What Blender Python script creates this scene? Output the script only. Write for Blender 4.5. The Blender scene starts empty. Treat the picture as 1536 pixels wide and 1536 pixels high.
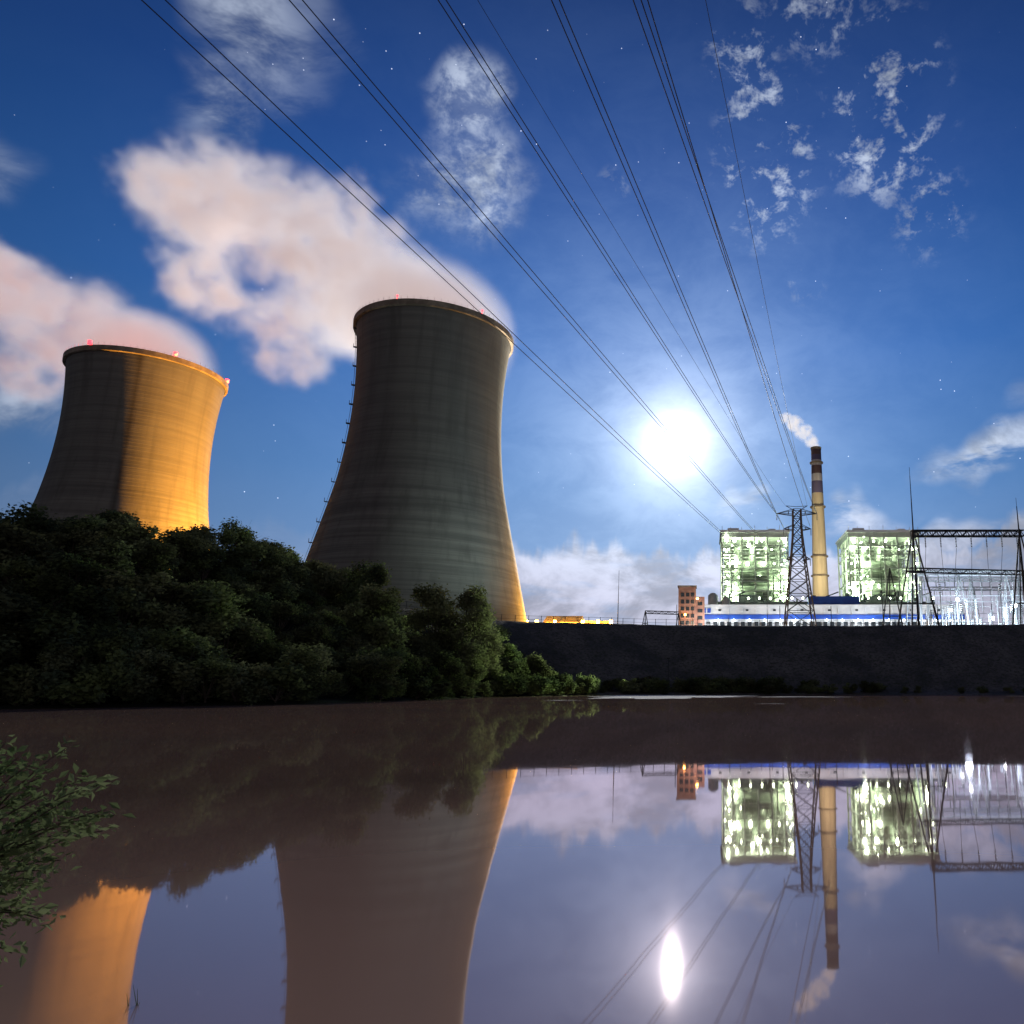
import bpy, math, random
import numpy as np
from mathutils import Vector, Matrix
import bmesh
random.seed(7); rng=np.random.default_rng(7)
scene=bpy.context.scene
scene.view_settings.view_transform='Standard'
COL=scene.collection
MOON_AZ=-2.45; MOON_EL=17.9
ma,me=math.radians(MOON_AZ),math.radians(MOON_EL)
MOON=Vector((math.sin(ma)*math.cos(me),math.cos(ma)*math.cos(me),math.sin(me)))

# ---------------------------------------------------------------- helpers
def empty(name,loc=(0,0,0)):
    o=bpy.data.objects.new(name,None); o.location=loc; o.empty_display_size=1; COL.objects.link(o); return o
def mkobj(name,me_,parent=None,loc=None):
    o=bpy.data.objects.new(name,me_); COL.objects.link(o)
    if loc is not None: o.location=loc
    if parent is not None: o.parent=parent
    return o
class MB:
    def __init__(s): s.v=[]; s.f=[]; s.m=[]; s.sm=[]
    def add(s,vs,fs,mi=0,smooth=False):
        b=len(s.v); s.v+= [tuple(v) for v in vs]
        for f in fs: s.f.append([b+i for i in f]); s.m.append(mi); s.sm.append(smooth)
    def box(s,x0,x1,y0,y1,z0,z1,mi=0):
        vs=[(x0,y0,z0),(x1,y0,z0),(x1,y1,z0),(x0,y1,z0),(x0,y0,z1),(x1,y0,z1),(x1,y1,z1),(x0,y1,z1)]
        s.add(vs,[(0,3,2,1),(4,5,6,7),(0,1,5,4),(1,2,6,5),(2,3,7,6),(3,0,4,7)],mi)
    def beam(s,p,q,r,mi=0,r2=None,n=4):
        p=Vector(p); q=Vector(q); d=q-p
        if d.length<1e-6: return
        d.normalize(); r2=r if r2 is None else r2
        a=d.orthogonal().normalized(); b=d.cross(a)
        vs=[]
        for c,rr in((p,r),(q,r2)):
            for k in range(n):
                t=2*math.pi*k/n+.78; vs.append(c+a*math.cos(t)*rr+b*math.sin(t)*rr)
        fs=[(k,(k+1)%n,n+(k+1)%n,n+k) for k in range(n)]
        fs+=[tuple(range(n-1,-1,-1)),tuple(range(n,2*n))]
        s.add(vs,fs,mi,n>6)
    def rev(s,prof,c=(0,0),n=96,mi=0,smooth=True):
        b=[]
        for z,r in prof:
            for k in range(n):
                t=2*math.pi*k/n; b.append((c[0]+r*math.cos(t),c[1]+r*math.sin(t),z))
        fs=[]
        for i in range(len(prof)-1):
            for k in range(n):
                k2=(k+1)%n; fs.append((i*n+k,i*n+k2,(i+1)*n+k2,(i+1)*n+k))
        s.add(b,fs,mi,smooth)
    def obj(s,name,mats,parent=None,loc=None):
        me_=bpy.data.meshes.new(name); me_.from_pydata(s.v,[],s.f)
        for m in mats: me_.materials.append(m)
        me_.polygons.foreach_set('material_index',s.m); me_.polygons.foreach_set('use_smooth',s.sm)
        me_.update(); return mkobj(name,me_,parent,loc)

class NT:
    def __init__(s,nt): s.nt=nt; s.n=nt.nodes; s.l=nt.links
    def new(s,t,**k):
        n=s.n.new(t)
        for a,b in k.items(): setattr(n,a,b)
        return n
    def put(s,sock,v):
        if hasattr(v,'is_linked') or isinstance(v,bpy.types.NodeSocket): s.l.new(v,sock)
        elif v is not None:
            if isinstance(v,(tuple,list)) and len(v)==3 and sock.type=='RGBA': v=(*v,1)
            sock.default_value=v
    def m(s,op,a,b=None,c=None,clamp=False):
        n=s.new('ShaderNodeMath',operation=op); n.use_clamp=clamp
        s.put(n.inputs[0],a)
        if b is not None: s.put(n.inputs[1],b)
        if c is not None: s.put(n.inputs[2],c)
        return n.outputs[0]
    def vm(s,op,a,b=None,out=0):
        n=s.new('ShaderNodeVectorMath',operation=op); s.put(n.inputs[0],a)
        if b is not None:
            if op=='SCALE': s.put(n.inputs[3],b)
            else: s.put(n.inputs[1],b)
        return n.outputs[out]
    def mr(s,v,a,b,c=0.,d=1.,smooth=True):
        n=s.new('ShaderNodeMapRange'); n.interpolation_type='SMOOTHSTEP' if smooth else 'LINEAR'
        s.put(n.inputs[0],v)
        for i,x in enumerate((a,b,c,d)): s.put(n.inputs[i+1],x)
        return n.outputs[0]
    def noise(s,vec,scale,detail=4,rough=.55,dist=0.,out=0):
        n=s.new('ShaderNodeTexNoise'); s.put(n.inputs['Vector'],vec)
        n.inputs['Scale'].default_value=scale; n.inputs['Detail'].default_value=detail
        n.inputs['Roughness'].default_value=rough; n.inputs['Distortion'].default_value=dist
        return n.outputs[out]
    def mix(s,f,a,b,bt='MIX'):
        n=s.new('ShaderNodeMix',data_type='RGBA',blend_type=bt)
        s.put(n.inputs[0],f); s.put(n.inputs[6],a); s.put(n.inputs[7],b); return n.outputs[2]
    def ramp(s,f,els):
        n=s.new('ShaderNodeValToRGB'); s.put(n.inputs[0],f); e=n.color_ramp.elements
        while len(e)<len(els): e.new(.5)
        for i,(p,c) in enumerate(els): e[i].position=p; e[i].color=(*c,1)
        return n.outputs[0]
    def mapping(s,v,scale):
        n=s.new('ShaderNodeMapping'); s.put(n.inputs[0],v); n.inputs['Scale'].default_value=scale; return n.outputs[0]
    def bump(s,h,st,dist=1.):
        n=s.new('ShaderNodeBump'); s.put(n.inputs['Height'],h); n.inputs['Strength'].default_value=st
        n.inputs['Distance'].default_value=dist; return n.outputs[0]
def newmat(name):
    m=bpy.data.materials.new(name); m.use_nodes=True
    t=NT(m.node_tree); b=m.node_tree.nodes['Principled BSDF']; return m,t,b
def simple(name,c1,c2,scale=.5,rough=.7,metal=0.,bump=0.,stretch=(1,1,1)):
    m,t,b=newmat(name); tc=t.new('ShaderNodeTexCoord').outputs['Object']
    v=t.mapping(tc,stretch); n=t.noise(v,scale,3,.6)
    f=t.mr(n,.35,.65); t.put(b.inputs['Base Color'],t.mix(f,c1,c2))
    b.inputs['Roughness'].default_value=rough; b.inputs['Metallic'].default_value=metal
    if bump: t.put(b.inputs['Normal'],t.bump(n,bump,.3))
    return m
def emis(name,c,st):
    m,t,b=newmat(name); b.inputs['Base Color'].default_value=(.8,.8,.8,1)
    b.inputs['Emission Color'].default_value=(*c,1); b.inputs['Emission Strength'].default_value=st
    try: m.cycles.emission_sampling='NONE'
    except Exception: pass
    return m

# ---------------------------------------------------------------- camera
cam=bpy.data.cameras.new('camera'); co=bpy.data.objects.new('camera',cam); COL.objects.link(co)
cam.sensor_width=36; cam.lens=36*1150/1536; cam.shift_x=-(1062-768)/1536; cam.clip_end=12000; cam.clip_start=.1
co.location=(0,0,1.6); co.rotation_euler=(math.radians(90+12.83),0,0); scene.camera=co

# ---------------------------------------------------------------- world
w=bpy.data.worlds.new('World'); scene.world=w; w.use_nodes=True
w.node_tree.nodes.clear(); t=NT(w.node_tree)
D=t.vm('NORMALIZE',t.new('ShaderNodeTexCoord').outputs['Generated'])
sp=t.new('ShaderNodeSeparateXYZ'); t.put(sp.inputs[0],D); dx,dy,dz=sp.outputs
az=t.m('MULTIPLY',t.m('ARCTAN2',dx,dy),57.2958)
el=t.m('MULTIPLY',t.m('ARCSINE',dz),57.2958)
th=t.m('MULTIPLY',t.m('ARCCOSINE',t.vm('DOT_PRODUCT',D,tuple(MOON),out=1)),57.2958)
g=t.ramp(t.m('DIVIDE',el,90.),[(0,(.20,.29,.50)),(.07,(.15,.27,.50)),(.16,(.070,.19,.45)),(.27,(.022,.118,.40)),(.40,(.008,.060,.27)),(.56,(.0025,.024,.135)),(1,(.003,.02,.12))])
fall=t.mr(th,10.,62.,1.15,.36)
g=t.vm('SCALE',g,fall)
nish=t.new('ShaderNodeTexSky',sky_type='NISHITA'); nish.sun_disc=False; nish.sun_elevation=me; nish.sun_rotation=ma
nish.dust_density=.4; nish.ozone_density=2.5
g=t.vm('ADD',g,t.vm('SCALE',nish.outputs[0],.003))
# made-up pale grey sky behind the viewer, added as fill light
back=t.mr(dy,.15,-.55); up=t.mr(el,0.,70.,1.,.35)
g=t.mix(back,g,t.vm('SCALE',(.128,.116,.118),up))
# clouds
wn=t.new('ShaderNodeSeparateColor'); t.put(wn.inputs[0],t.noise(D,5.,3,.6,0.,1)); nz,nz2,nz3=wn.outputs
azw=t.m('ADD',az,t.m('MULTIPLY',t.m('SUBTRACT',nz,.5),14.)); elw=t.m('ADD',el,t.m('MULTIPLY',t.m('SUBTRACT',nz2,.5),11.))
def blob(a0,e0,rx,ry,amp=1.,warp=True,inner=.15):
    A=azw if warp else az; E=elw if warp else el
    x=t.m('DIVIDE',t.m('SUBTRACT',A,a0),rx); y=t.m('DIVIDE',t.m('SUBTRACT',E,e0),ry)
    d=t.m('SQRT',t.m('ADD',t.m('MULTIPLY',x,x),t.m('MULTIPLY',y,y)))
    return t.mr(d,1.,inner,0.,amp)
def mx(l):
    r=l[0]
    for x in l[1:]: r=t.m('MAXIMUM',r,x)
    return r
flk=t.noise(t.mapping(D,(1.,1.,1.2)),31.,4,.68,.2)
wisp=t.noise(t.mapping(D,(.7,1.,1.2)),13.,5,.65,.4)
soft=mx([blob(-35.,41.,7.,6.,.7),blob(-38.,35.,3.6,4.5,.5),blob(-40,45,6,5,.45),blob(-47,27,4,2.5,.3),blob(-43.5,15.2,6.,2.4,.85),blob(-50,10,7,2,.6),blob(-31.5,9.3,5.,.9,.4)])
soft=t.m('MULTIPLY',soft,t.mr(wisp,.30,.66,.1,1.))
drop=mx([blob(-19.4,34.6,5.6,4.6,1.),blob(-20.8,39.3,3.2,4.6,.85)])
drop=t.m('MULTIPLY',drop,t.m('MULTIPLY',t.mr(flk,.36,.64,.22,1.),t.mr(wisp,.3,.6,.5,1.)))
# scattered altocumulus, right
reg=mx([blob(5.,37.5,5.5,7.5,.85,False,.4),blob(3.,43.5,4.,4.,.8,False,.4),blob(15.,39.5,6.5,7.5,.9,False,.4),blob(10.,46.,6,4,.6,False,.4),blob(-8.,35.5,1.7,1.7,.8,False),blob(8.,29.,2,1.6,.7,False),blob(18.,33.,4,4,.8,False)])
sc=t.m('MULTIPLY',t.mr(t.m('ADD',flk,t.m('MULTIPLY',t.m('SUBTRACT',nz3,.5),.28)),.50,.70),reg)
# low cumulus near horizon
lowz=t.noise(t.mapping(D,(1.,1.,3.2)),9.,5,.6,.2)
top=t.m('ADD',10.4,t.m('MULTIPLY',t.m('SUBTRACT',t.noise(t.mapping(D,(1,1,.2)),9.,5,.6),.5),12.))
low=t.m('MULTIPLY',t.mr(t.m('SUBTRACT',top,el),-.3,1.0),t.mr(lowz,.28,.52,.50,1.))
low=t.m('MULTIPLY',low,t.mr(az,-26.,-15.,.12,1.))
mid=mx([blob(21.,16.,6.,1.9,1.,True),blob(11.5,13.5,3.6,1.4,.9,True),blob(17.,11.5,5.,1.5,.9),blob(3.,13.,3,.9,.5),blob(27.,19.,6,2,.8)])
mid=t.m('MULTIPLY',mid,t.mr(lowz,.38,.56))
cl=mx([soft,drop,sc,low,mid])
cshade=t.mr(wisp,.35,.65,.50,1.)
ccol=t.mix(t.mr(el,4.,16.),(.52,.50,.62),(.58,.66,.82))
ccol=t.vm('SCALE',ccol,t.m('MULTIPLY',cshade,t.mr(th,8.,60.,1.25,.62)))
g=t.mix(t.m('MULTIPLY',cl,.92),g,ccol)
# lunar aureole in thin haze
def ex(k,amp):
    return t.m('MULTIPLY',t.m('EXPONENT',t.m('DIVIDE',t.m('MULTIPLY',th,-1.),k)),amp)
hz=t.mr(wisp,.3,.7,.75,1.25)
g=t.vm('ADD',g,t.vm('SCALE',(1.,.98,.94),ex(1.4,2.8)))
g=t.vm('ADD',g,t.vm('SCALE',(.88,.95,1.),t.m('MULTIPLY',ex(5.0,.60),hz)))
g=t.vm('ADD',g,t.vm('SCALE',(.50,.74,1.),t.m('MULTIPLY',ex(11.,.25),hz)))
# stars
vo=t.new('ShaderNodeTexVoronoi'); t.put(vo.inputs['Vector'],D); vo.inputs['Scale'].default_value=66.
sv=t.new('ShaderNodeSeparateXYZ'); t.put(sv.inputs[0],vo.outputs['Color'])
star=t.m('MULTIPLY',t.mr(vo.outputs['Distance'],.055,.025),t.m('MULTIPLY',t.mr(sv.outputs[0],.15,1.,0.,1.2,False),t.m('GREATER_THAN',dz,.2)))
star=t.m('MULTIPLY',star,t.m('GREATER_THAN',dy,0.))
g=t.vm('ADD',g,t.vm('SCALE',(.8,.85,1.),star))
bg=t.new('ShaderNodeBackground'); t.put(bg.inputs[0],g); bg.inputs[1].default_value=1.
wo=t.new('ShaderNodeOutputWorld'); t.l.new(bg.outputs[0],wo.inputs[0])
try: w.cycles.sampling_method='MANUAL'; w.cycles.sample_map_resolution=256
except Exception: pass

sl=bpy.data.lights.new('moonlight','SUN'); sl.energy=1.5; sl.angle=math.radians(.6); sl.color=(1,.96,.88)
so=bpy.data.objects.new('moonlight',sl); COL.objects.link(so); so.rotation_euler=MOON.to_track_quat('Z','Y').to_euler(); so.location=(0,0,200)

# ---------------------------------------------------------------- terrain
SHORE=np.array([(-3000,-40),(-600,20),(-130,45),(-52,56),(-38,74),(-35,100),(-34,124),(-23,146),(-5,154),(25,157),(80,150),(200,130),(700,90),(3000,20)],float)
def shore_d(x,y):
    x=np.asarray(x,float); y=np.asarray(y,float); best=np.full(x.shape,1e9)
    for (ax,ay),(bx,by) in zip(SHORE[:-1],SHORE[1:]):
        ex_,ey=bx-ax,by-ay; L=ex_*ex_+ey*ey
        tt=np.clip(((x-ax)*ex_+(y-ay)*ey)/L,0,1)
        best=np.minimum(best,np.hypot(x-ax-tt*ex_,y-ay-tt*ey))
    return np.where(y>np.interp(x,SHORE[:,0],SHORE[:,1]),best,-best)
def height(x,y):
    x=np.asarray(x,float); y=np.asarray(y,float); d=shore_d(x,y)
    s=np.clip((d-3)/27,0,1); left=np.clip((-25-x)/25,0,1)
    hl=.25+15.2*(s*s*(3-2*s)*.5+s*.5); 
    hr=.25+np.clip(d,0,3)*.1+15.3*np.clip((d-5)/24,0,1)
    h=hl*left+hr*(1-left)
    bump=(np.sin(x*.21+1)*np.cos(y*.17)+np.sin(x*.09+y*.13))*.5*left*np.clip(d/15,0,1)*np.clip((170-y)/40,0,1)
    h=h+bump
    return np.where(d<0,np.maximum(d*.25,-2.)-.05,h)
def axis(segs):
    o=[]
    for a,b,s in segs: o+=list(np.arange(a,b,s))
    return np.array(o+[segs[-1][1]])
xs=axis([(-6000,-600,600),(-600,-160,22),(-160,170,2.),(170,600,22),(600,6000,600)])
ys=axis([(-60,30,15),(30,210,2.),(210,700,35),(700,9000,700)])
X,Y=np.meshgrid(xs,ys); Z=height(X,Y)
nx,ny=len(xs),len(ys)
vs=np.stack([X.ravel(),Y.ravel(),Z.ravel()],1)
fs=[(j*nx+i,j*nx+i+1,(j+1)*nx+i+1,(j+1)*nx+i) for j in range(ny-1) for i in range(nx-1)]
me_=bpy.data.meshes.new('ground'); me_.from_pydata(vs.tolist(),[],fs); me_.polygons.foreach_set('use_smooth',[True]*len(fs))
mg,t,b=newmat('ground_grass_soil'); tc=t.new('ShaderNodeTexCoord').outputs['Object']
n1=t.noise(tc,.12,6,.7); n2=t.noise(tc,1.6,4,.7)
c=t.mix(t.mr(n1,.35,.65),(.085,.09,.095),(.19,.18,.18)); c=t.mix(t.mr(n2,.4,.7),c,(.06,.07,.05))
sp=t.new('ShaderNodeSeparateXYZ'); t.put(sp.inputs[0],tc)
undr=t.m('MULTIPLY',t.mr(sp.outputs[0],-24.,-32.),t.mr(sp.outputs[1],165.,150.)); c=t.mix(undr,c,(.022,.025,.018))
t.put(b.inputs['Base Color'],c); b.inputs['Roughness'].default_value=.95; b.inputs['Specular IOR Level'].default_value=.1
t.put(b.inputs['Normal'],t.bump(n2,.6,.5)); me_.materials.append(mg)
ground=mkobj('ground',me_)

# near bank under the viewer
mb=MB(); bx=axis([(-14,10,.35)]); by=axis([(-12,9,.35)])
BX,BY=np.meshgrid(bx,by)
def near_h(x,y):
    d1=1.2+.3*np.sin(x*1.3)-y
    d2=np.minimum(-x-.98*y-.05+.1*np.sin(y*2.),7.-y)
    d=np.maximum(d1,d2); return np.clip(d*.35,-1.2,.35)+.03*np.sin(x*5)*np.sin(y*4.3)*(d>0)
BZ=near_h(BX,BY); k=len(bx)
mb.add(np.stack([BX.ravel(),BY.ravel(),BZ.ravel()],1).tolist(),[(j*k+i,j*k+i+1,(j+1)*k+i+1,(j+1)*k+i) for j in range(len(by)-1) for i in range(k-1)],0,True)
mb.obj('grass_bank',[mg])

# water
mwt,t,b=newmat('lake_water'); nt=mwt.node_tree; tc=t.new('ShaderNodeTexCoord').outputs['Object']
r1=t.noise(t.mapping(tc,(1.,.7,1)),.9,2,.5); r2=t.noise(t.mapping(tc,(1,.4,1)),.12,2,.5)
hh=t.m('ADD',t.m('MULTIPLY',r1,.0035),t.m('MULTIPLY',r2,.018)); nrm=t.bump(hh,.30,1.)
gl=t.new('ShaderNodeBsdfGlossy'); gl.inputs['Roughness'].default_value=.026; t.put(gl.inputs['Normal'],nrm)
df=t.new('ShaderNodeBsdfDiffuse')
murk=t.noise(t.mapping(tc,(.6,1,1)),.05,4,.6)
t.put(df.inputs['Color'],t.mix(t.mr(murk,.3,.7),(.47,.29,.22),(.34,.235,.20)))
gl.inputs['Color'].default_value=(.88,.76,.82,1)
fr=t.new('ShaderNodeFresnel'); fr.inputs['IOR'].default_value=1.45
fac=t.mr(fr.outputs[0],.03,.55,.10,.78,False)
mxs=t.new('ShaderNodeMixShader'); t.put(mxs.inputs[0],fac); t.l.new(df.outputs[0],mxs.inputs[1]); t.l.new(gl.outputs[0],mxs.inputs[2])
t.l.new(mxs.outputs[0],nt.nodes['Material Output'].inputs[0])
mb=MB(); mb.add([(-900,-80,0),(900,-80,0),(900,170,0),(-900,170,0)],[(0,1,2,3)]); mb.obj('lake_water',[mwt])

# pale silt bars just breaking the far water
msc=simple('pale_silt',(.60,.61,.58),(.85,.85,.80),.6,.9)
def drift(name,cx,cy,rx,ry,seed):
    rr=random.Random(seed); n=72; pts=[]; ph=[rr.random()*6 for _ in range(4)]
    for i in range(n):
        a=2*math.pi*i/n; r=1+.18*math.sin(3*a+ph[0])+.12*math.sin(7*a+ph[1])+.10*math.sin(13*a+ph[2])+.05*math.sin(29*a+ph[3])
        pts.append((cx+rx*r*math.cos(a),cy+ry*r*math.sin(a),.05))
    m=MB(); m.add(pts+[(cx,cy,.06)],[(i,(i+1)%n,n) for i in range(n)]); m.obj(name,[msc])
drift('silt_bar',-7,128,12,22,1); drift('silt_bar',68,134,13,4,2); drift('silt_bar',-17,92,2.,.9,4); drift('silt_bar',6,74,1.3,.4,6); drift('silt_bar',14,122,7,3.,9)

# ---------------------------------------------------------------- cooling towers
def concrete(name,band_ang,band_amt):
    m,t,b=newmat(name); tc=t.new('ShaderNodeTexCoord').outputs['Object']
    rings=t.noise(t.mapping(tc,(.012,.012,.55)),1.,5,.7)
    big=t.noise(t.mapping(tc,(.03,.03,.02)),1.,4,.6)
    streak=t.noise(t.mapping(tc,(.30,.30,.012)),1.,4,.6)
    sp=t.new('ShaderNodeSeparateXYZ'); t.put(sp.inputs[0],tc)
    lift=t.m('FRACT',t.m('DIVIDE',sp.outputs[2],1.5)); line=t.mr(lift,.0,.16,1.,0.)
    ringamt=t.mr(sp.outputs[2],40.,95.,1.,.35)
    c=t.mix(t.m('MULTIPLY',t.mr(rings,.32,.70),ringamt),(.130,.128,.122),(.25,.245,.225))
    c=t.mix(t.mr(streak,.42,.75,0.,.6),c,(.09,.088,.082)); c=t.mix(t.mr(big,.4,.7,0.,.5),c,(.185,.190,.172))
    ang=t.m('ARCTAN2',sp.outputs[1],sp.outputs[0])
    da=t.m('ABSOLUTE',t.m('SUBTRACT',ang,band_ang)); wig=t.m('MULTIPLY',t.noise(t.mapping(tc,(.05,.05,.06)),1.,4),.10)
    st=t.mr(t.m('ADD',da,wig),.13,.03,0.,band_amt); c=t.mix(st,c,(.05,.042,.036))  # darker vertical band with a wavy edge at one bearing
    c=t.mix(t.m('MULTIPLY',line,.25),c,(.07,.065,.055))
    t.put(b.inputs['Base Color'],c); b.inputs['Roughness'].default_value=.9; b.inputs['Specular IOR Level'].default_value=.2
    t.put(b.inputs['Normal'],t.bump(t.m('ADD',rings,t.m('MULTIPLY',line,-.4)),.35,.3)); return m
mrim=simple('rim_concrete',(.16,.13,.10),(.28,.23,.18),.3,.85)
mdark=simple('dark_steel',(.035,.037,.042),(.06,.06,.065),.4,.6,.3)
mred=emis('aviation_red',(1.,.012,.02),9.)
def rad(z):
    k=.367 if z<108 else .37
    r=math.sqrt(26.9**2+((z-108)*k)**2)
    if z<75: r+= .7*math.sin(max(0,min(1,(75-z)/53))*math.pi)
    return r
def cooling(name,cx,cy,band,amt,ladder,ls):
    e=empty(name,(cx,cy,0)); mc=concrete('tower_concrete',band,amt)
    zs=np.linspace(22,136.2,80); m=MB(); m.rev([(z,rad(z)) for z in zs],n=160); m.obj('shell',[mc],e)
    m=MB(); m.rev([(z,rad(z)-.9) for z in np.linspace(136.2,80,24)],n=160); m.obj('inner_shell',[mrim],e)
    R=rad(136.2); m=MB(); m.rev([(134.6,R+.02),(134.8,R+.9),(136.9,R+1.0),(137.0,R+.8),(137.0,R-1.2),(136.1,R-1.3),(134.8,R-.7)],n=160,smooth=False); 
    for k in range(80):
        a=2*math.pi*k/80; m.beam((math.cos(a)*(R+.8),math.sin(a)*(R+.8),137),(math.cos(a)*(R+.8),math.sin(a)*(R+.8),138.2),.05)
    m.obj('rim_walkway',[mrim],e)
    m=MB(); m.rev([(21.,42.4),(22.6,42.2),(22.6,41.),(21.,41.)],n=160,smooth=False)
    for k in range(44):
        a=2*math.pi*k/44; a2=a+math.pi/44; a3=a-math.pi/44
        for q in(a2,a3): m.beam((math.cos(a)*44.5,math.sin(a)*44.5,15.),(math.cos(q)*41.8,math.sin(q)*41.8,21.5),.5,n=6)
    m.rev([(15.5,47),(16.8,47),(16.8,46.3),(15.5,46.3)],n=120,smooth=False)
    m.obj('support_columns',[mrim],e)
    m=MB()
    for a in ladder:
        ca,sa=math.cos(a),math.sin(a)
        for z in np.arange(20,136,2.): 
            r=rad(z)+.5; r2=rad(z+2)+.5
            for o in(-.35,.35): m.beam((ca*r-sa*o,sa*r+ca*o,z),(ca*r2-sa*o,sa*r2+ca*o,z+2),.06)
        for z in np.arange(28,136,7.5):
            r=rad(z)+.5; s_=.36 if z>85 else .2; m.beam((ca*(r-.5),sa*(r-.5),z),(ca*(r+.7),sa*(r+.7),z),s_); m.beam((ca*(r+.7),sa*(r+.7),z),(ca*(r+.7),sa*(r+.7),z+1.4),.1)
    if ladder: m.obj('access_ladder',[mdark],e)
    m=MB()
    for k in range(6):
        a=-2.75+k*2*math.pi/6; c=Vector((math.cos(a)*(R+.6),math.sin(a)*(R+.6),138.2))
        m.beam(c-Vector((0,0,ls)),c+Vector((0,0,ls)),ls,0,n=8); m.beam(c-Vector((0,0,1.6)),c,.08)
    m.obj('aviation_lights',[mred],e); return e
c1=(-107.5,280.); c2=(-247.6,318.)
b1=math.atan2(-c1[1],-c1[0]); b2=math.atan2(-c2[1],-c2[0])
cooling('cooling_tower',*c1,b1-.5,.0,[b1-1.42],.30)
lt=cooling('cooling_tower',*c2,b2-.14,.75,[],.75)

# ---------------------------------------------------------------- steam volumes (voxelised noise-eroded vapour)
def plume(name,blobs,holes,dens,emi,ncell,warp,vox,red=None):
    lo=[min(b[i]-b[3]*1.5 for b in blobs) for i in range(3)]; hi=[max(b[i]+b[3]*1.5 for b in blobs) for i in range(3)]
    ng=bpy.data.node_groups.new(name+'_nodes','GeometryNodeTree')
    ng.interface.new_socket(name='Geometry',in_out='INPUT',socket_type='NodeSocketGeometry')
    ng.interface.new_socket(name='Geometry',in_out='OUTPUT',socket_type='NodeSocketGeometry')
    t=NT(ng)
    P=t.new('GeometryNodeInputPosition').outputs[0]
    nv=t.noise(P,ncell,5,.64,0.,out=1)
    x,y,z,r=blobs[0]; solid=t.mr(t.vm('DISTANCE',P,(x,y,z),out=1),r*2.4,r*1.1)
    W=t.vm('ADD',P,t.vm('SCALE',t.vm('SUBTRACT',nv,(.5,.5,.5)),t.m('MULTIPLY',t.m('SUBTRACT',1.15,solid),warp)))
    d=None
    for i,(x,y,z,r) in enumerate(blobs):
        q=t.m('DIVIDE',t.vm('DISTANCE',W,(x,y,z),out=1),r); d=q if d is None else t.m('SMOOTH_MIN',d,q,.25)
    f=t.mr(d,1.05,.42)
    for (x,y,z,r) in holes:
        q=t.m('DIVIDE',t.vm('DISTANCE',W,(x,y,z),out=1),r); f=t.m('MULTIPLY',f,t.mr(q,.6,1.15))
    n2=t.noise(P,ncell*2.6,5,.68); f=t.m('MULTIPLY',f,t.m('MAXIMUM',t.mr(n2,.40,.63,.02,1.),t.m('MULTIPLY',solid,.75)))
    vc=t.new('GeometryNodeVolumeCube'); t.put(vc.inputs['Density'],t.m('MAXIMUM',t.m('SUBTRACT',f,.015),0.))
    vc.inputs['Min'].default_value=lo; vc.inputs['Max'].default_value=hi
    for i,a in enumerate('XYZ'): vc.inputs['Resolution '+a].default_value=max(8,int((hi[i]-lo[i])/vox))
    m=bpy.data.materials.new(name+'_vapour'); m.use_nodes=True; nt=m.node_tree; nt.nodes.clear(); s=NT(nt)
    at=s.new('ShaderNodeAttribute',attribute_name='density').outputs['Fac']
    de=s.m('MULTIPLY',at,dens)
    pv=s.new('ShaderNodeVolumePrincipled'); pv.inputs['Density Attribute'].default_value=''
    pv.inputs['Color'].default_value=(.95,.93,.93,1); s.put(pv.inputs['Density'],de); pv.inputs['Anisotropy'].default_value=.35
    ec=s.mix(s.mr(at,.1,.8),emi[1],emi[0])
    s.put(pv.inputs['Emission Color'],ec); s.put(pv.inputs['Emission Strength'],s.m('MULTIPLY',de,emi[2]))  # vapour glows by itself, in place of lamplight scattered inside the steam
    ou=s.new('ShaderNodeOutputMaterial'); s.l.new(pv.outputs[0],ou.inputs['Volume'])
    try: m.cycles.volume_step_rate=3.
    except Exception: pass
    sm=t.new('GeometryNodeSetMaterial'); t.l.new(vc.outputs[0],sm.inputs['Geometry']); sm.inputs['Material'].default_value=m
    go=t.new('NodeGroupOutput'); t.l.new(sm.outputs[0],go.inputs[0])
    me_=bpy.data.meshes.new(name); me_.materials.append(m); o=mkobj(name,me_)
    md=o.modifiers.new('vapour','NODES'); md.node_group=ng; return o
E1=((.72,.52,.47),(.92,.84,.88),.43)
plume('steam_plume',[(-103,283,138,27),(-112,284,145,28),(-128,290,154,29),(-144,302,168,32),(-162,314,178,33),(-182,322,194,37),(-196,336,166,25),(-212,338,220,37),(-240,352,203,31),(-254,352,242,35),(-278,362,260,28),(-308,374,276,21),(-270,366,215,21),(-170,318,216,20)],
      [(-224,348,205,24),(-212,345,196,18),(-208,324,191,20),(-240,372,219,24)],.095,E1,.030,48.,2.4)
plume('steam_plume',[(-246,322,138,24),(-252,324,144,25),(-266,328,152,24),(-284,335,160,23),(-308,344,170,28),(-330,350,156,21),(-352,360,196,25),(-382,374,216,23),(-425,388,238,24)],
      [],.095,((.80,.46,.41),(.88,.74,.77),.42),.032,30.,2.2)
plume('steam_plume',[(102.5,700,225,4.8),(99,701,231,7.5),(92,702,240,10),(84,704,249,10),(76,706,256,7)],[],.24,((.9,.8,.72),(.9,.86,.82),.6),.08,8.,1.0)

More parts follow.
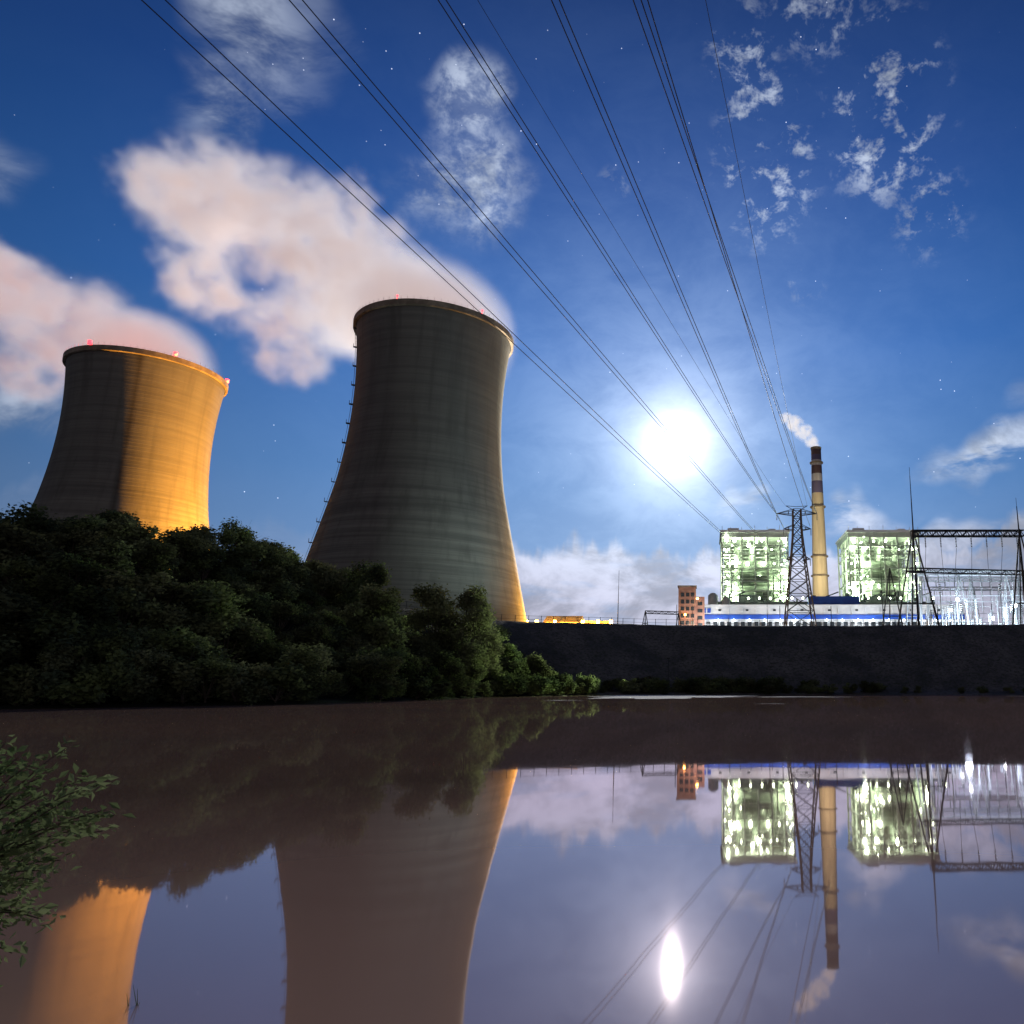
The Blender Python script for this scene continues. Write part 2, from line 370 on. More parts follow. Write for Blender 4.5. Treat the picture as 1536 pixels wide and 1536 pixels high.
# ---------------------------------------------------------------- chimney
e=empty('striped_chimney',(103,700,0))
mch,t,b=newmat('chimney_paint'); tc=t.new('ShaderNodeTexCoord').outputs['Object']; sp=t.new('ShaderNodeSeparateXYZ'); t.put(sp.inputs[0],tc)
n=t.new('ShaderNodeValToRGB'); n.color_ramp.interpolation='CONSTANT'; t.put(n.inputs[0],t.m('DIVIDE',sp.outputs[2],230.))
cream=(.70,.58,.38); wht=(.78,.74,.70); dk=(.17,.10,.10); bl=(.16,.14,.26)
els=[(0,cream),(178/230,bl),(190/230,wht),(197/230,dk),(205.5/230,wht),(210.5/230,bl),(216/230,dk)]
while len(n.color_ramp.elements)<len(els): n.color_ramp.elements.new(.5)
for i,(p,c) in enumerate(els): n.color_ramp.elements[i].position=p; n.color_ramp.elements[i].color=(*c,1)
dirt=t.mr(t.noise(t.mapping(tc,(.4,.4,.03)),1.,4),.4,.7,0.,.3)
t.put(b.inputs['Base Color'],t.mix(dirt,n.outputs[0],(.2,.17,.13))); b.inputs['Roughness'].default_value=.8
m=MB(); m.rev([(14,8.6),(60,7.8),(120,6.6),(180,5.4),(223.6,4.7),(223.6,4.0),(200,4.0)],n=48); m.obj('shaft',[mch],e)
m=MB()
for z,r in((208,5.0),(165,5.9),(118,6.7),(100,7.0)):
    m.rev([(z,r),(z+.2,r+1.3),(z+1.3,r+1.4),(z+1.3,r+1.2),(z+.2,r)],n=36,smooth=False)
m.rev([(221.5,4.9),(224,5.2),(224.2,4.2)],n=36,smooth=False)
m.obj('platform_rings',[mrim],e)

# ---------------------------------------------------------------- power plant
mst=simple('painted_steel',(.42,.45,.42),(.55,.57,.52),.3,.6)
mclad=simple('boiler_cladding',(.20,.24,.19),(.32,.36,.29),.2,.6,0,0,(1,1,.1))
mclad2=simple('boiler_grille',(.12,.15,.12),(.19,.22,.17),.4,.6)
mroof=simple('white_cladding',(.62,.64,.66),(.78,.78,.78),.1,.55)
mblue=simple('blue_paint',(.015,.07,.42),(.02,.10,.50),.2,.5)
mbrown=simple('brown_brick',(.25,.12,.09),(.33,.18,.13),.3,.85)
mglass=simple('dark_window',(.02,.025,.03),(.04,.05,.06),.2,.2)
mlampg=emis('floodlamp_green_white',(.80,1.,.66),34.)
mlampw=emis('lamp_white',(.85,.95,1.),26.)
mlampo=emis('sodium_lamp',(1.,.50,.08),26.)
mdeep=simple('dark_grey_steel',(.06,.07,.08),(.12,.13,.13),.2,.7)  # plain dark grey steel of the bunker bay
mshed=simple('ochre_cladding',(.45,.33,.14),(.55,.42,.20),.3,.7)
def lamp(name,loc,energy,color,parent=None,size=1.,spot=None,target=None,blend=.6):
    l=bpy.data.lights.new(name,'SPOT' if spot else 'POINT'); l.energy=energy; l.color=color; l.shadow_soft_size=size
    o=bpy.data.objects.new(name,l); COL.objects.link(o); o.location=loc
    if spot: l.spot_size=math.radians(spot); l.spot_blend=blend; o.rotation_euler=(Vector(target)-Vector(loc)).to_track_quat('-Z','Y').to_euler()
    if parent: o.parent=parent
    return o
# red obstruction lamp on the near rim of the left tower, lighting the vapour
lamp('red_obstruction_lamp',(-4.4,-27.,141.5),16000,(1.,.03,.04),lt,.8)
def boiler(name,cx,wd,seed):
    rr=random.Random(seed); y0,y1=530,575; G,T=15.8,109; x0,x1=cx-wd/2,cx+wd/2
    e=empty(name); m=MB()
    cols=[x0,x0+wd*.13,x0+wd*.30,x0+wd*.50,x0+wd*.69,x0+wd*.88,x1]; rows=[y0,y0+15,y0+30,y1]
    for x in cols:
        for y in rows: m.box(x-.5,x+.5,y-.5,y+.5,G,T-5)
    floors=[24,33,40,49,56,66,73,82,92,98]
    for z in floors:
        for y in rows: m.box(x0,x1,y-.35,y+.35,z-.4,z+.4)
        for x in cols: m.box(x-.35,x+.35,y0,y1,z-.35,z+.35)
        for x in(x0,x1): m.beam((x,y0-.6,z+1.6),(x,y1,z+1.6),.12)
        m.beam((x0,y0-.6,z+1.5),(x1,y0-.6,z+1.5),.12)
        if rr.random()<.75:
            a=rr.randint(0,3); m.box(cols[a],cols[min(6,a+rr.randint(1,3))],y0-.2,y0+9,z+.5,z+.7)
    for i in range(6):
        for j in range(len(floors)-1):
            if (i in(0,5) and j%2==0) or rr.random()<.22:
                s=1 if rr.random()<.5 else 0
                m.beam((cols[i+s],y0-.2,floors[j]),(cols[i+1-s],y0-.2,floors[j+1]),.28)
                if i in(0,5): m.beam((cols[i+1-s],y0-.25,floors[j]),(cols[i+s],y0-.25,floors[j+1]),.28)
    m.obj('steel_frame',[mst],e)
    m=MB(); cw=wd*.27
    m.box(cx-cw,cx+cw,y0+6,y1-6,34,88)                      # furnace box
    for (a,b_,z0,z1) in((-.8,-.05,42,52),(.1,.8,42,50),(-.7,.3,56,64),(.4,.85,58,66),(-.9,-.3,70,78),(-.1,.7,72,77)):
        m.box(cx+cw*a,cx+cw*b_,y0+1+rr.random(),y0+5.1,z0,z1,1)
        for z in np.arange(z0+1,z1-1,1.9): m.box(cx+cw*a+.5,cx+cw*b_-.5,y0+.5,y0+.95,z,z+.6,0)
    for z in np.arange(36,88,2.6): m.box(cx-cw-.3,cx+cw+.3,y0+5.2,y0+5.95,z,z+.7)
    for k in(-.55,-.1,.4): m.beam((cx+wd*k*.5,y0+8,60),(cx+wd*k*.5,y0+8,98),1.7,n=12)
    m.box(x0+3,x0+9,y0+12,y1-5,16,70); m.box(x1-9,x1-3,y0+12,y1-5,16,80)
    m.box(x0+2,x1-2,y1-4,y1-2,16,103)
    m.obj('furnace_and_ducts',[mclad,mclad2],e)
    m=MB(); m.box(x0-1.5,x1+1.5,y0-2,y1+2,T-1.6,T); m.box(x0-.7,x1+.7,y0-1,y1+1,T-5,T-1.61,1)
    m.box(x0+4,x0+12,y0+4,y0+14,T+.01,T+2.5,0); m.box(x1-13,x1-8,y0+4,y0+12,T+.01,T+2,0)
    for k in range(7): m.beam((cols[k],y0,T),(cols[k],y0,T+2.2+rr.random()*1.5),.16)
    m.obj('roof',[mroof,mst],e)
    m=MB()
    for z in floors:
        for i in range(6):
            for q in range(3):
                p=.85 if i in(0,1,5) else .34
                if rr.random()<p:
                    x=rr.uniform(cols[i]+.8,cols[i+1]-.8); y=y0+rr.choice([-.9,4,12]); zz=z+rr.choice([3.2,4.,6.2]); s=rr.choice([.3,.45,.6,1.1])
                    m.beam((x,y,zz-s),(x,y,zz+s),s,0,n=6)
    m.obj('floodlights',[mlampg],e)
    for (fx,z,en) in((-.40,42,1.6),(-.40,64,1.6),(-.38,88,.7),(.42,44,1.4),(.42,68,1.3),(0,97,.35),(.05,30,1.)):
        lamp('boiler_lamp',(cx+wd*fx,y0+3.5,z),30000*en,(.80,1.,.66),e,1.2)
    lamp('boiler_front_lamp',(cx,y0-12,50),42000,(.86,1.,.74),e,2.5)
boiler('boiler_house',33,46,3); boiler('boiler_house',123.5,49,8)
lamp('chimney_floodlight',(92,590,60),640000,(1.,.86,.58),bpy.data.objects['striped_chimney'],2.,60,(103,700,130),.9).location=(92-103,590-700,60)

e=empty('turbine_hall'); m=MB()
m.box(-16,150,450,490,15,47.2); m.box(-16.6,150.6,449.4,490.6,47.2,48.4,0)
for x in np.arange(-12,149,8.): m.box(x-.3,x+.3,449.3,449.99,15,47.1,0)
m.obj('walls',[mroof],e)
m=MB(); m.box(-15.5,149.5,448.9,449.25,39.9,42.6)
for k,(a,b_) in enumerate(((-9,-7),(-6,-4),(-3.2,-1.2),(-.4,1.6))):
    m.box(a,b_,448.9,449.25,43.6,46.2)
m.obj('blue_stripe',[mblue],e)
m=MB()
for x in np.arange(-13,148,4.): m.box(x,x+2.4,449.0,449.27,36.,38.4)
for x in np.arange(6,148,16.): m.box(x,x+1.6,449.0,449.27,44.6,45.7)
m.obj('windows',[mglass],e)
m=MB()
for x in np.arange(-12,149,9.): m.beam((x,447.6,38.8),(x,447.6,39.6),.4,n=6); m.beam((x,449,39.7),(x,447.6,39.7),.1)
m.obj('wall_lamps',[mlampw],e)
for x in np.arange(0,149,45.): lamp('hall_lamp',(x,430,35.5),18000,(.9,.95,1.),e,2.)

e=empty('bunker_bay'); m=MB(); m.box(2,146,494,524,15,55)
for x in np.arange(4,145,6.): m.box(x,x+3.6,493.3,493.95,50,53,1)
for x in np.arange(0,146,11.): m.beam((x+3,500,55),(x+3,500,55+random.uniform(2,8)),random.uniform(.5,1.6),n=8)
m.box(20,34,498,512,55,60,0); m.box(104,120,498,512,55,59,0)
for k in range(5): m.beam((8+k*30,493,55),(24+k*30,493,61),.4)
m.obj('walls',[mdeep,mglass],e)
m=MB(); m.box(64,96,486,493.2,50,57.5); m.obj('blue_annex',[mblue],e)
m=MB()
for x in np.arange(5,146,7.):
    if random.random()<.8: m.beam((x,493,56.5),(x,493,57.6),.5,n=6)
m.obj('lamps',[mlampg],e)

e=empty('office_building'); m=MB(); m.box(-17,-7,440,449,15,57.6); m.box(-6.99,-2,441,449,15,52)
m.obj('walls',[mbrown],e); m=MB()
for z in np.arange(36,56,4.): 
    for x in(-15.5,-12.6,-9.8): m.box(x,x+1.9,439.8,440.05,z,z+2.2,0)
    m.box(-6,-3.2,440.8,441.05,z-1,z+1.,0) if z<50 else None
m.obj('windows',[mglass],e)
m=MB(); m.box(-17.5,-6.5,439.5,449.5,57.61,58.4,0); m.obj('parapet',[mrim],e)
m=MB(); m.beam((-6,436,50),(-6,436,50.8),.7,n=6); m.beam((-13,438,41),(-13,438,42),.6,n=6); m.obj('lamps',[mlampo],e)
lamp('office_lamp',(-9,428,36),5000,(1,.75,.5),e,3.)

e=empty('storage_tank'); m=MB()
for x,h,r in((3,56,3.),(11,54,2.6)): m.rev([(15,r),(h,r),(h+1.5,r*.5),(h+1.8,.05)],c=(x,470),n=24)
m.obj('shell',[mst],e)

# orange-lit sheds at foot of tower
e=empty('pump_house'); m=MB(); m.box(-64,-51.5,305,318,15,26.4); m.add([(-65,304,26.41),(-50.5,304,26.41),(-50.5,319,26.41),(-65,319,26.41),(-65,311,29.4),(-50.5,311,29.4)],[(0,1,5,4),(2,3,4,5),(0,4,3),(1,2,5)],0)
m.box(-50,-40,306,316,15,26.2,0); m.box(-50.5,-39.5,305.5,316.5,26.21,27.,0); m.box(-76,-65.5,308,316,15,25.6,0)
for x in np.arange(-63,-53,3.): m.box(x,x+1.4,304.6,304.95,22,24.,1)
m.obj('walls',[mshed,mglass],e)
m=MB()
for x in(-67,-60,-49,-43,-38,-71): m.beam((x,302,25.4),(x,302,26.9),.7,n=6)
m.obj('lamps',[mlampo],e)
lamp('sodium_light',(-62,294,23.),110000,(1,.46,.06),e,1.5); lamp('sodium_light',(-45,295,23.),80000,(1,.46,.06),e,1.5)
m=MB()
for x in(-67,-60,-49,-43,-38,-71): m.beam((x,302,15),(x,302,25.4),.12)
m.obj('poles',[mdark],e)

# floodlights for the towers, with an added rim light and shore light
e=empty('sodium_floodlight')
ORG=(1.,.40,.045)
m=MB(); m.beam((-154,333,15),(-154,333,28),.3,n=8); m.box(-156,-152,332.5,333.5,27.9,29.4,0); m.obj('mast',[mdark],e)
lamp('lamp',(-156,331,30),3400000,ORG,e,2.,90,(-226,320,84),.8)
e=empty('yard_floodlight')
m=MB(); m.beam((-40,330,15),(-40,330,22),.3,n=8); m.box(-42,-38,329.5,330.5,21.9,23.2,0)
m.beam((-68,386,15),(-68,386,28),.3,n=8); m.box(-70,-66,385.5,386.5,27.9,29.2,0); m.obj('mast',[mdark],e)  # second mast is made up to carry the added rim light
lamp('lamp',(-48,326,24),150000,(1.,.78,.48),e,1.5,100,(-84,292,70),.9)
lamp('lamp_2',(-24,234,21),85000,(.80,1.,.90),e,1.5,80,(-95,250,74),1.)
lamp('added_rim_light',(-68,384,29),3600000,(1.,.86,.64),e,1.5,85,(-84,310,86),.9)  # unseen lamp added behind the tower to brighten its right edge
e=empty('added_shore_light'); m=MB(); m.beam((-8,158,0),(-8,158,7),.08,n=8); m.box(-8.3,-7.7,157.8,158.2,7,7.3,0); m.obj('post',[mdark],e)  # made-up lamp and post, added to brighten the shore trees
lamp('lamp',(-8.2,157.5,6.9),130000,(.80,1.,.55),e,.4,56,(-44,118,10),1.)

# ---------------------------------------------------------------- pylon, gantries, masts
def lattice(m,cx,cy,levels,r=.18,rb=.10):
    cs=lambda z,h:[Vector((cx+sx*h,cy+sy*h,z)) for sx,sy in((-1,-1),(1,-1),(1,1),(-1,1))]
    for (z0,h0),(z1,h1) in zip(levels[:-1],levels[1:]):
        A,B=cs(z0,h0),cs(z1,h1)
        for k in range(4):
            k2=(k+1)%4; m.beam(A[k],B[k],r); m.beam(A[k],B[k2],rb); m.beam(A[k2],B[k],rb); m.beam(B[k],B[k2],rb)
def truss(m,p,q,h,r=.14,n=10):
    p=Vector(p);q=Vector(q); up=Vector((0,0,h)); side=(q-p).cross(Vector((0,0,1))).normalized()*h*.5
    for o in(side,-side):
        m.beam(p+o,q+o,r); m.beam(p+o+up,q+o+up,r)
        for k in range(n):
            a=p.lerp(q,k/n)+o; b_=p.lerp(q,(k+1)/n)+o
            if k%2==0: m.beam(a,b_+up,r*.6)
            else: m.beam(a+up,b_,r*.6)
            m.beam(a,a+up,r*.5)
    for k in range(n+1):
        a=p.lerp(q,k/n); m.beam(a-side,a+side,r*.5); m.beam(a-side+up,a+side+up,r*.5)
mins=simple('insulator_glass',(.10,.12,.13),(.2,.22,.23),1.,.3)
def insul(m,p,L=3.,mi=1):
    p=Vector(p)
    for k in range(int(L/.5)): m.beam(p-Vector((0,0,k*.5)),p-Vector((0,0,k*.5+.25)),.22,mi,n=6)
    m.beam(p,p-Vector((0,0,L)),.06,mi)
PX,PY=38.,320.
e=empty('transmission_pylon'); m=MB()
lattice(m,PX,PY,[(15,7.2),(24,6.2),(32,5.4),(39,4.6),(45,3.9),(50.5,3.3),(55.5,2.8),(60,2.35),(64,2.0),(68,1.8),(72,1.7),(75.5,1.7)],.28,.14)
for sx in(-1,1):
    for z,L in((73.2,8.6),(66.5,5.8),(53.5,5.2)):
        for sy in(-1,1):
            m.beam((PX+sx*1.8,PY+sy*1.7,z),(PX+sx*L,PY,z+.6),.18); m.beam((PX+sx*1.8,PY+sy*1.7,z+2.2),(PX+sx*L,PY,z+.6),.14)
            m.beam((PX+sx*3.6,PY+sy*1.2,z+.2),(PX+sx*3.6,PY+sy*1.,z+1.6),.1)
        insul(m,(PX+sx*L,PY,z+.6),3.)
    m.beam((PX+sx*1.7,PY,75.5),(PX+sx*4.6,PY,77.2),.14); m.beam((PX,PY,76.8),(PX+sx*4.6,PY,77.2),.12)
m.obj('lattice',[mdark,mins],e)

msub=simple('galvanised_steel',(.42,.46,.50),(.55,.58,.62),.5,.45,.4)
def aframe(m,x,y,top,spread,r=.3,mi=0):
    for s in(-1,1): m.beam((x+s*spread,y,15.6),(x,y,top),r,mi,r*.7,n=6)
    m.beam((x,y+spread*1.2,15.6),(x,y,top),r*.8,mi,r*.6,n=6)
    for k in(.3,.6):
        z=15.6+(top-15.6)*k; w_=spread*(1-k); m.beam((x-w_,y,z),(x+w_,y,z),r*.6,mi)
e=empty('substation_gantry'); m=MB()
aframe(m,60.5,222,47,6.5); aframe(m,92,222,47,5.); truss(m,(60,222,44.8),(93,222,44.8),1.7,.2,22)
aframe(m,54,226,36,3.5,.22); truss(m,(60.5,228,35),(110,236,35),1.3,.13,24)
for x in np.arange(64,92,4.5):
    insul(m,(x,222,44.8),3.5); m.beam((x,222,41.3),(x+random.uniform(-1,1),224,30),.06)
m.obj('frame',[mdark,mins],e)
e=empty('substation_gantry'); m=MB()
for yy,zz,x0,x1 in((262,39,70,135),(300,42,84,160),(345,44,100,180)):
    truss(m,(x0,yy,zz),(x1,yy,zz),1.4,.17,30)
    for x in np.arange(x0,x1+1,(x1-x0)/4): aframe(m,x,yy,zz+1.4+ (6 if random.random()<.4 else 0),3.4,.26)
    for x in np.arange(x0+2,x1,3.6):
        insul(m,(x,yy,zz),2.5); m.beam((x,yy,zz-2.5),(x+1.,yy+3,zz-12),.07)
m.obj('frame',[msub,mins],e)
e=empty('substation_switchgear'); m=MB(); ml=MB()
for yy in(238,254,272,290,318):
    for x in np.arange(66+(yy-238)*.25,150,3.1):
        if random.random()<.75:
            h=random.choice([22,24,27,30]); m.beam((x,yy,15.6),(x,yy,h),.17); 
            for k in range(5): m.beam((x,yy,h+k*.6),(x,yy,h+k*.6+.35),.42,0,n=6)
            if random.random()<.5: m.beam((x-1.6,yy,h+3.2),(x+1.6,yy,h+3.2),.1)
            if random.random()<.16: ml.beam((x,yy-.8,h-1),(x,yy-.8,h+.1),.42,n=6)
    m.beam((66,yy,31),(150,yy,31),.09)
m.obj('breakers_and_posts',[msub],e); ml.obj('lamps',[mlampw],e)
for x,y in((80,246),(98,246),(92,274),(115,268)): lamp('yard_lamp',(x,y,22),22000,(.72,.88,1.),e,1.)
def mast(x,y,top,r=.3):
    e=empty('lightning_mast'); m=MB(); 
    zs=np.linspace(15.5,top,6)
    for i in range(5): m.beam((x,y,zs[i]),(x,y,zs[i+1]),r*(1-i*.16),0,r*(1-(i+1)*.16),n=8)
    m.beam((x-.8,y,15.6),(x+.8,y,15.6),.4); m.beam((x,y,top),(x,y,top+2.5),.06)
    m.obj('pole',[mdark],e)
mast(57.3,210,60,.42); mast(88.5,214,52,.6); mast(-29,248,36,.22); mast(20,260,31,.2); mast(-6,300,34,.2); mast(75,330,60,.25)
e=empty('line_gantry'); m=MB()
aframe(m,-21,258,26.5,2.,.2); aframe(m,-10,262,26.,2.,.2); truss(m,(-21,258,25.5),(-10,262,25.5),.9,.1,10); m.obj('frame',[mdark],e)

# crest fence
e=empty('crest_fence'); m=MB(); pts=[]
xx=np.arange(-70,120,2.5)
for x in xx:
    yy=np.arange(140,230,.5); dd=shore_d(np.full(yy.shape,x),yy); y=float(yy[np.argmin(np.abs(dd-31.))]); pts.append((float(x),y))
for i,(x,y) in enumerate(pts):
    z=float(height(x,y)); m.beam((x,y,z-.2),(x,y,z+1.5),.06)
    if i:
        px,py=pts[i-1]; pz=float(height(px,py))
        for h in(.6,1.4): m.beam((px,py,pz+h),(x,y,z+h),.03)
    if i%5==0 and x>-20: m.beam((x,y,z),(x,y,z+random.choice([2.,3.,5.])),.08)
m.obj('rails',[mdark],e)

# ---------------------------------------------------------------- power lines
mwire=simple('wire_aluminium',(.03,.035,.05),(.05,.055,.07),.5,.6,.5)
cu=bpy.data.curves.new('power_lines','CURVE'); cu.dimensions='3D'; cu.bevel_depth=1.; cu.bevel_resolution=1; cu.materials.append(mwire)
def wire(near,far,r0=.024,r1=.09,off=(0,0)):
    near=Vector(near)+Vector((off[0],0,off[1])); far=Vector(far)+Vector((off[0]*1.6,0,off[1]))
    s=cu.splines.new('POLY'); pts=[]
    d=(near-far)/(near.y-far.y)
    for y in(-160,-110,-60,-30,-10): 
        p=near+d*(y-near.y); p.z=near.z+ (near.y-y)**2*.0012+ .02*(near.y-y); pts.append((p,r0))
    for k in range(25):
        f=k/24; f2=f**1.6; pts.append((near.lerp(far,f2)-Vector((0,0,1.2*math.sin(math.pi*f2))),r0+(r1-r0)*f2))
    s.points.add(len(pts)-1)
    for i,(p,r) in enumerate(pts): s.points[i].co=(*p,1); s.points[i].radius=r
wire((-21.5,24,27),(32,620,107),r1=.16); wire((-20.6,24,27),(32,620,108),r1=.16)
wire((-15.9,24,27),(46,620,118),r1=.16); wire((-15.4,24,27),(47,620,118),r1=.16)
wire((-10.25,24,27),(29.4,320,73.5)); wire((-9.95,24,27),(29.4,320,74.1))
wire((-8.75,24,27),(33.4,320,77.),.012,.05)
wire((-5.95,24,27),(32.2,320,67.5)); wire((-5.65,24,27),(32.2,320,68.)) 
wire((-2.85,24,27),(46.6,320,73.5)); wire((-2.55,24,27),(46.6,320,74.1)); wire((-2.3,24,27),(43.6,320,68.))
wire((-.1,24,27),(42.6,320,77.),.012,.05)
mkobj('power_lines',cu)

# ---------------------------------------------------------------- vegetation
def leafmat(name,c1,c2,c3,tl=.25):
    m=bpy.data.materials.new(name); m.use_nodes=True; t=NT(m.node_tree); b=m.node_tree.nodes['Principled BSDF']
    m.node_tree.nodes.remove(b); df=t.new('ShaderNodeBsdfDiffuse')
    g=t.new('ShaderNodeNewGeometry').outputs['Position']; oi=t.new('ShaderNodeObjectInfo').outputs['Random']
    n=t.noise(g,.45,2,.6)
    c=t.mix(t.mr(n,.35,.65),c1,c2); c=t.mix(t.mr(oi,.3,1.,0.,.85,False),c,c3); c=t.vm('SCALE',c,t.mr(t.noise(g,.13,2,.5),.35,.65,.55,1.4))
    t.put(df.inputs['Color'],c)
    tr=t.new('ShaderNodeBsdfTranslucent'); t.put(tr.inputs[0],c); mm=t.new('ShaderNodeMixShader'); mm.inputs[0].default_value=tl
    t.l.new(df.outputs[0],mm.inputs[1]); t.l.new(tr.outputs[0],mm.inputs[2]); t.l.new(mm.outputs[0],m.node_tree.nodes['Material Output'].inputs[0]); return m
mleaf=leafmat('foliage',(.07,.095,.055),(.13,.165,.065),(.17,.18,.095))
mbark=simple('bark',(.07,.055,.04),(.12,.09,.07),2.,.9,0,.4)
def leaves(centers,radii,n,size,r,aspect=.6,squash=.8):
    cen=np.array(centers); rad_=np.array(radii); w_=rad_**2; idx=r.choice(len(cen),n,p=w_/w_.sum())
    d=r.normal(size=(n,3)); d/=np.linalg.norm(d,axis=1)[:,None]
    rr=(.35+.65*r.random(n)**.6)*(1+.22*r.normal(size=n))
    P=cen[idx]+d*(rad_[idx]*rr)[:,None]*np.array([1,1,squash])
    a=r.normal(size=(n,3)); a[:,2]*=.6; a/=np.linalg.norm(a,axis=1)[:,None]
    q=np.cross(a,d+.4*r.normal(size=(n,3))); q/=np.linalg.norm(q,axis=1)[:,None]+1e-9
    s=size*(.5+r.random(n))[:,None]
    V=np.stack([P-a*s,P+q*s*aspect,P+a*s,P-q*s*aspect],1).reshape(-1,3)
    return V
def tree_mesh(name,seed,h,cr,nl,size,lobes=9,trunk=.35,openf=1.,spread=.68):
    r=np.random.default_rng(seed); m=MB(); cen=[];rad_=[]
    for i in range(lobes):
        a=r.random()*6.28; rr=cr*spread*math.sqrt(r.random()); f=r.random()
        z=h*(trunk+ (1-trunk)*(.12+.76*f)); rr*=1.05-.7*max(0,f-.3)
        cen.append((math.cos(a)*rr,math.sin(a)*rr,z)); rad_.append(cr*(.20+.26*r.random())*openf)
    base=Vector((0,0,-.6)); r0=h*.022
    pts=[base]
    for k in range(1,5): pts.append(Vector((r.normal()*.04*h*k/4,r.normal()*.04*h*k/4,h*trunk*1.5*k/4)))
    for k in range(4): m.beam(pts[k],pts[k+1],r0*(1-.18*k),1,r0*(1-.18*(k+1)),n=7)
    for c in cen:
        s=pts[2].lerp(pts[4],r.random()); c=Vector(c); mid=s.lerp(c,.5)+Vector((0,0,-.06*h))
        m.beam(s,mid,r0*.42,1,r0*.28,n=5); m.beam(mid,c,r0*.28,1,r0*.1,n=5)
        for _ in range(3): m.beam(c.lerp(mid,.3),c+Vector(tuple(r.normal(size=3)))*cr*.2,r0*.12,1,r0*.04,n=4)
    V=leaves(cen,rad_,nl,size,r,squash=.95); n=len(V)//4; b0=len(m.v)
    m.v+=[tuple(v) for v in V.tolist()]
    for i in range(n): m.f.append([b0+4*i,b0+4*i+1,b0+4*i+2,b0+4*i+3]); m.m.append(0); m.sm.append(False)
    me_=bpy.data.meshes.new(name); me_.from_pydata(m.v,[],m.f); me_.materials.append(mleaf); me_.materials.append(mbark)
    me_.polygons.foreach_set('material_index',m.m); me_.update(); return me_
TM=[tree_mesh('tree_mass_%d'%i,20+i,8.,3.6,4200,.20,15,.12,1.,.95) for i in range(6)]
SM=[tree_mesh('shrub_mass_%d'%i,40+i,3.,2.1,1700,.15,9,.05) for i in range(3)]
def place(me_,x,y,h,base_h,parent,nm,wide=1.):
    o=mkobj(nm,me_,parent,(x,y,float(height(x,y))-.15)); s=h/base_h; o.scale=(s*wide,s*wide,s); o.rotation_euler=(0,0,random.random()*6.28); return o
grove=empty('hillside_trees'); cnt=0; placed=[]
tries=0
while cnt<400 and tries<30000:
    tries+=1; x=random.uniform(-150,-30); y=random.uniform(45,145); d=float(shore_d(x,y))
    if d<1. or d>38: continue
    if x>-60 and y>128 and d>14: continue
    if any((x-a)**2+(y-b_)**2<(2.6)**2 for a,b_ in placed): continue
    placed.append((x,y)); cnt+=1
    h=random.choice([3.,3.8,4.6,5.4,7.0]) if d>12 else random.uniform(3.4,6.6)
    place(random.choice(TM),x,y,h,8.,grove,'crown',random.uniform(1.05,1.5))
shr=empty('shore_shrubs')
for i in range(170):
    x=random.uniform(-110,-22); f=float(np.interp(x,SHORE[:,0],SHORE[:,1])); 
    if i%2: x=float(np.interp(random.random(),[0,.5,1],[-37,-34,-22])); f=random.uniform(72,150); f=max(f,float(np.interp(x,SHORE[:,0],SHORE[:,1])))
    y=f+random.uniform(.2,3); place(random.choice(SM),x,y,random.uniform(1.6,3.4),3.,shr,'shrub',random.uniform(1.,1.5))
emb=empty('embankment_shrubs')
for i in range(95):
    x=random.gauss(2,13) if i<60 else random.uniform(-30,95); 
    y=float(np.interp(x,SHORE[:,0],SHORE[:,1]))+random.uniform(.6,5 if i<60 else 2.5)
    place(random.choice(SM),x,y,random.uniform(1.,3.1) if i<60 else random.uniform(.5,1.5),3.,emb,'shrub',random.uniform(1.1,1.7))
def tree(x,y,h,cr,seed,nl=9000,lobes=13,trunk=.25,size=.2,openf=1.,spread=.68):
    me_=tree_mesh('tree',seed,h,cr,nl,size,lobes,trunk,openf,spread); e=empty('tree',(x,y,float(height(x,y))-.1)); o=mkobj('trunk_and_crown',me_,e); return e
tree(-38.5,124,17.5,5.6,101,18000,32,.12,.2,.9,.85); tree(-43.5,123,14.5,5.2,102,12000,22,.15,.2,.9,.85)
tree(-36,117,9,3.8,107,7000,14,.15); tree(-47,106,11,4.6,103,9000,18,.2,.2,.95,.8); tree(-42,100,8.5,4.,108,8000,16)
tree(-52,116,11.5,4.6,112,9000,18,.2,.2,.95,.8)
tree(-67,110,9.,6.,104,5200,15,.5,.18,.55,.98); tree(-100,97,6,4,105); tree(-86,94,6.5,4.4,106); tree(-30,140,6.5,3.4,109,6000)
tree(-57,112,7.5,4.,110)

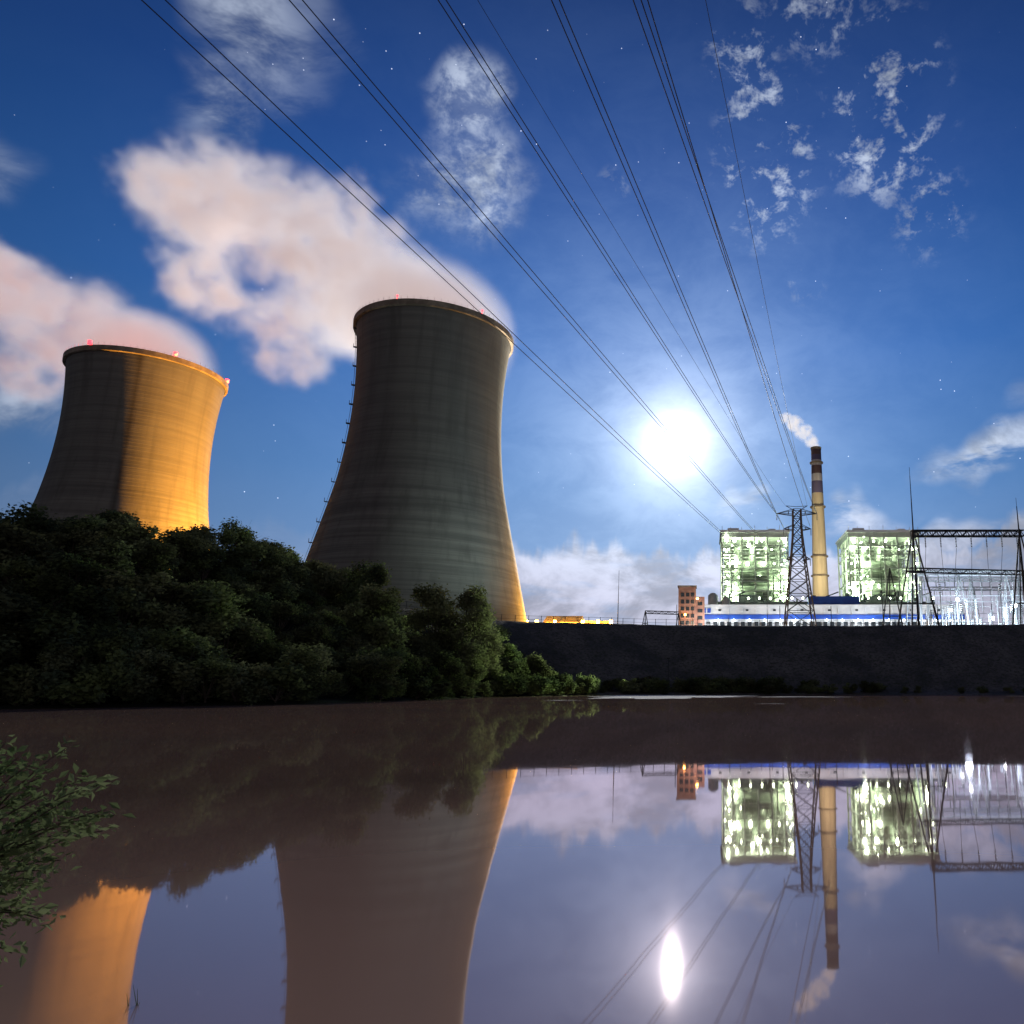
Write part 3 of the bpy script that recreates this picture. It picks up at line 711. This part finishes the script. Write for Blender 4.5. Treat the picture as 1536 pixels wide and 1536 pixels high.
# foreground shrub, on the near bank
e=empty('riverside_shrub',(0,0,0)); m=MB(); r=np.random.default_rng(5)
mfl=leafmat('shrub_leaf',(.10,.16,.06),(.40,.46,.24),(.3,.36,.2),.35)
tips=[(-3.33,4.3,1.0),(-3.55,4.4,1.08),(-3.9,4.5,1.22),(-3.55,4.3,.85),(-3.5,4.3,.56),(-3.65,4.2,.4),(-3.8,4.4,1.05),(-3.75,4.1,.75),(-3.45,4.5,.93),(-4.1,4.6,1.2),(-4.3,4.3,1.1),(-3.7,4.6,.65),(-3.6,4.0,.3),(-4.0,4.0,1.0),(-4.2,3.8,.8),(-4.5,5.,1.2),(-3.8,4.9,.9),(-3.6,4.2,.5),(-3.62,4.1,.2)]
for T in tips:
    for rep in range(3):
        B=Vector((-4.5+r.normal()*.12,4.45+r.normal()*.15,.05)); tp=Vector(T)+Vector(tuple(r.normal(size=3)*.10)); mid=B.lerp(tp,.55)+Vector((0,0,.30))
        prev=B; N=18
        for k in range(1,N+1):
            f=k/N; p=B*(1-f)**2+mid*2*f*(1-f)+tp*f*f; m.beam(prev,p,.008*(1-f*.8)+.001,1,n=5)
            ax=(p-prev).normalized()
            if f>.3:
                for _ in range(6):
                    dr=Vector(tuple(r.normal(size=3)))+ax*.9; dr.z=dr.z*.6-.15; dr.normalize(); L=.035+.045*r.random(); wv=dr.cross(Vector(tuple(r.normal(size=3)))).normalized()*L*.24
                    o=p+Vector(tuple(r.normal(size=3)*.028)); nrm_=dr.cross(wv).normalized()*L*.12
                    m.add([o,o+dr*L*.5+wv+nrm_,o+dr*L,o+dr*L*.5-wv+nrm_,o+dr*L*.5],[(0,1,4),(1,2,4),(2,3,4),(3,0,4)],0)
            prev=p
m.obj('stems_and_leaves',[mfl,mbark],e)
e=empty('reed_tuft'); m=MB()
for k in range(5): m.beam((-3.02+k*.03,4.45,-.2),(-2.96+r.normal()*.03,4.4,.02+.02*k),.006,0,.001)
m.obj('blades',[mfl],e)
print('OBJECTS',len(bpy.data.objects))
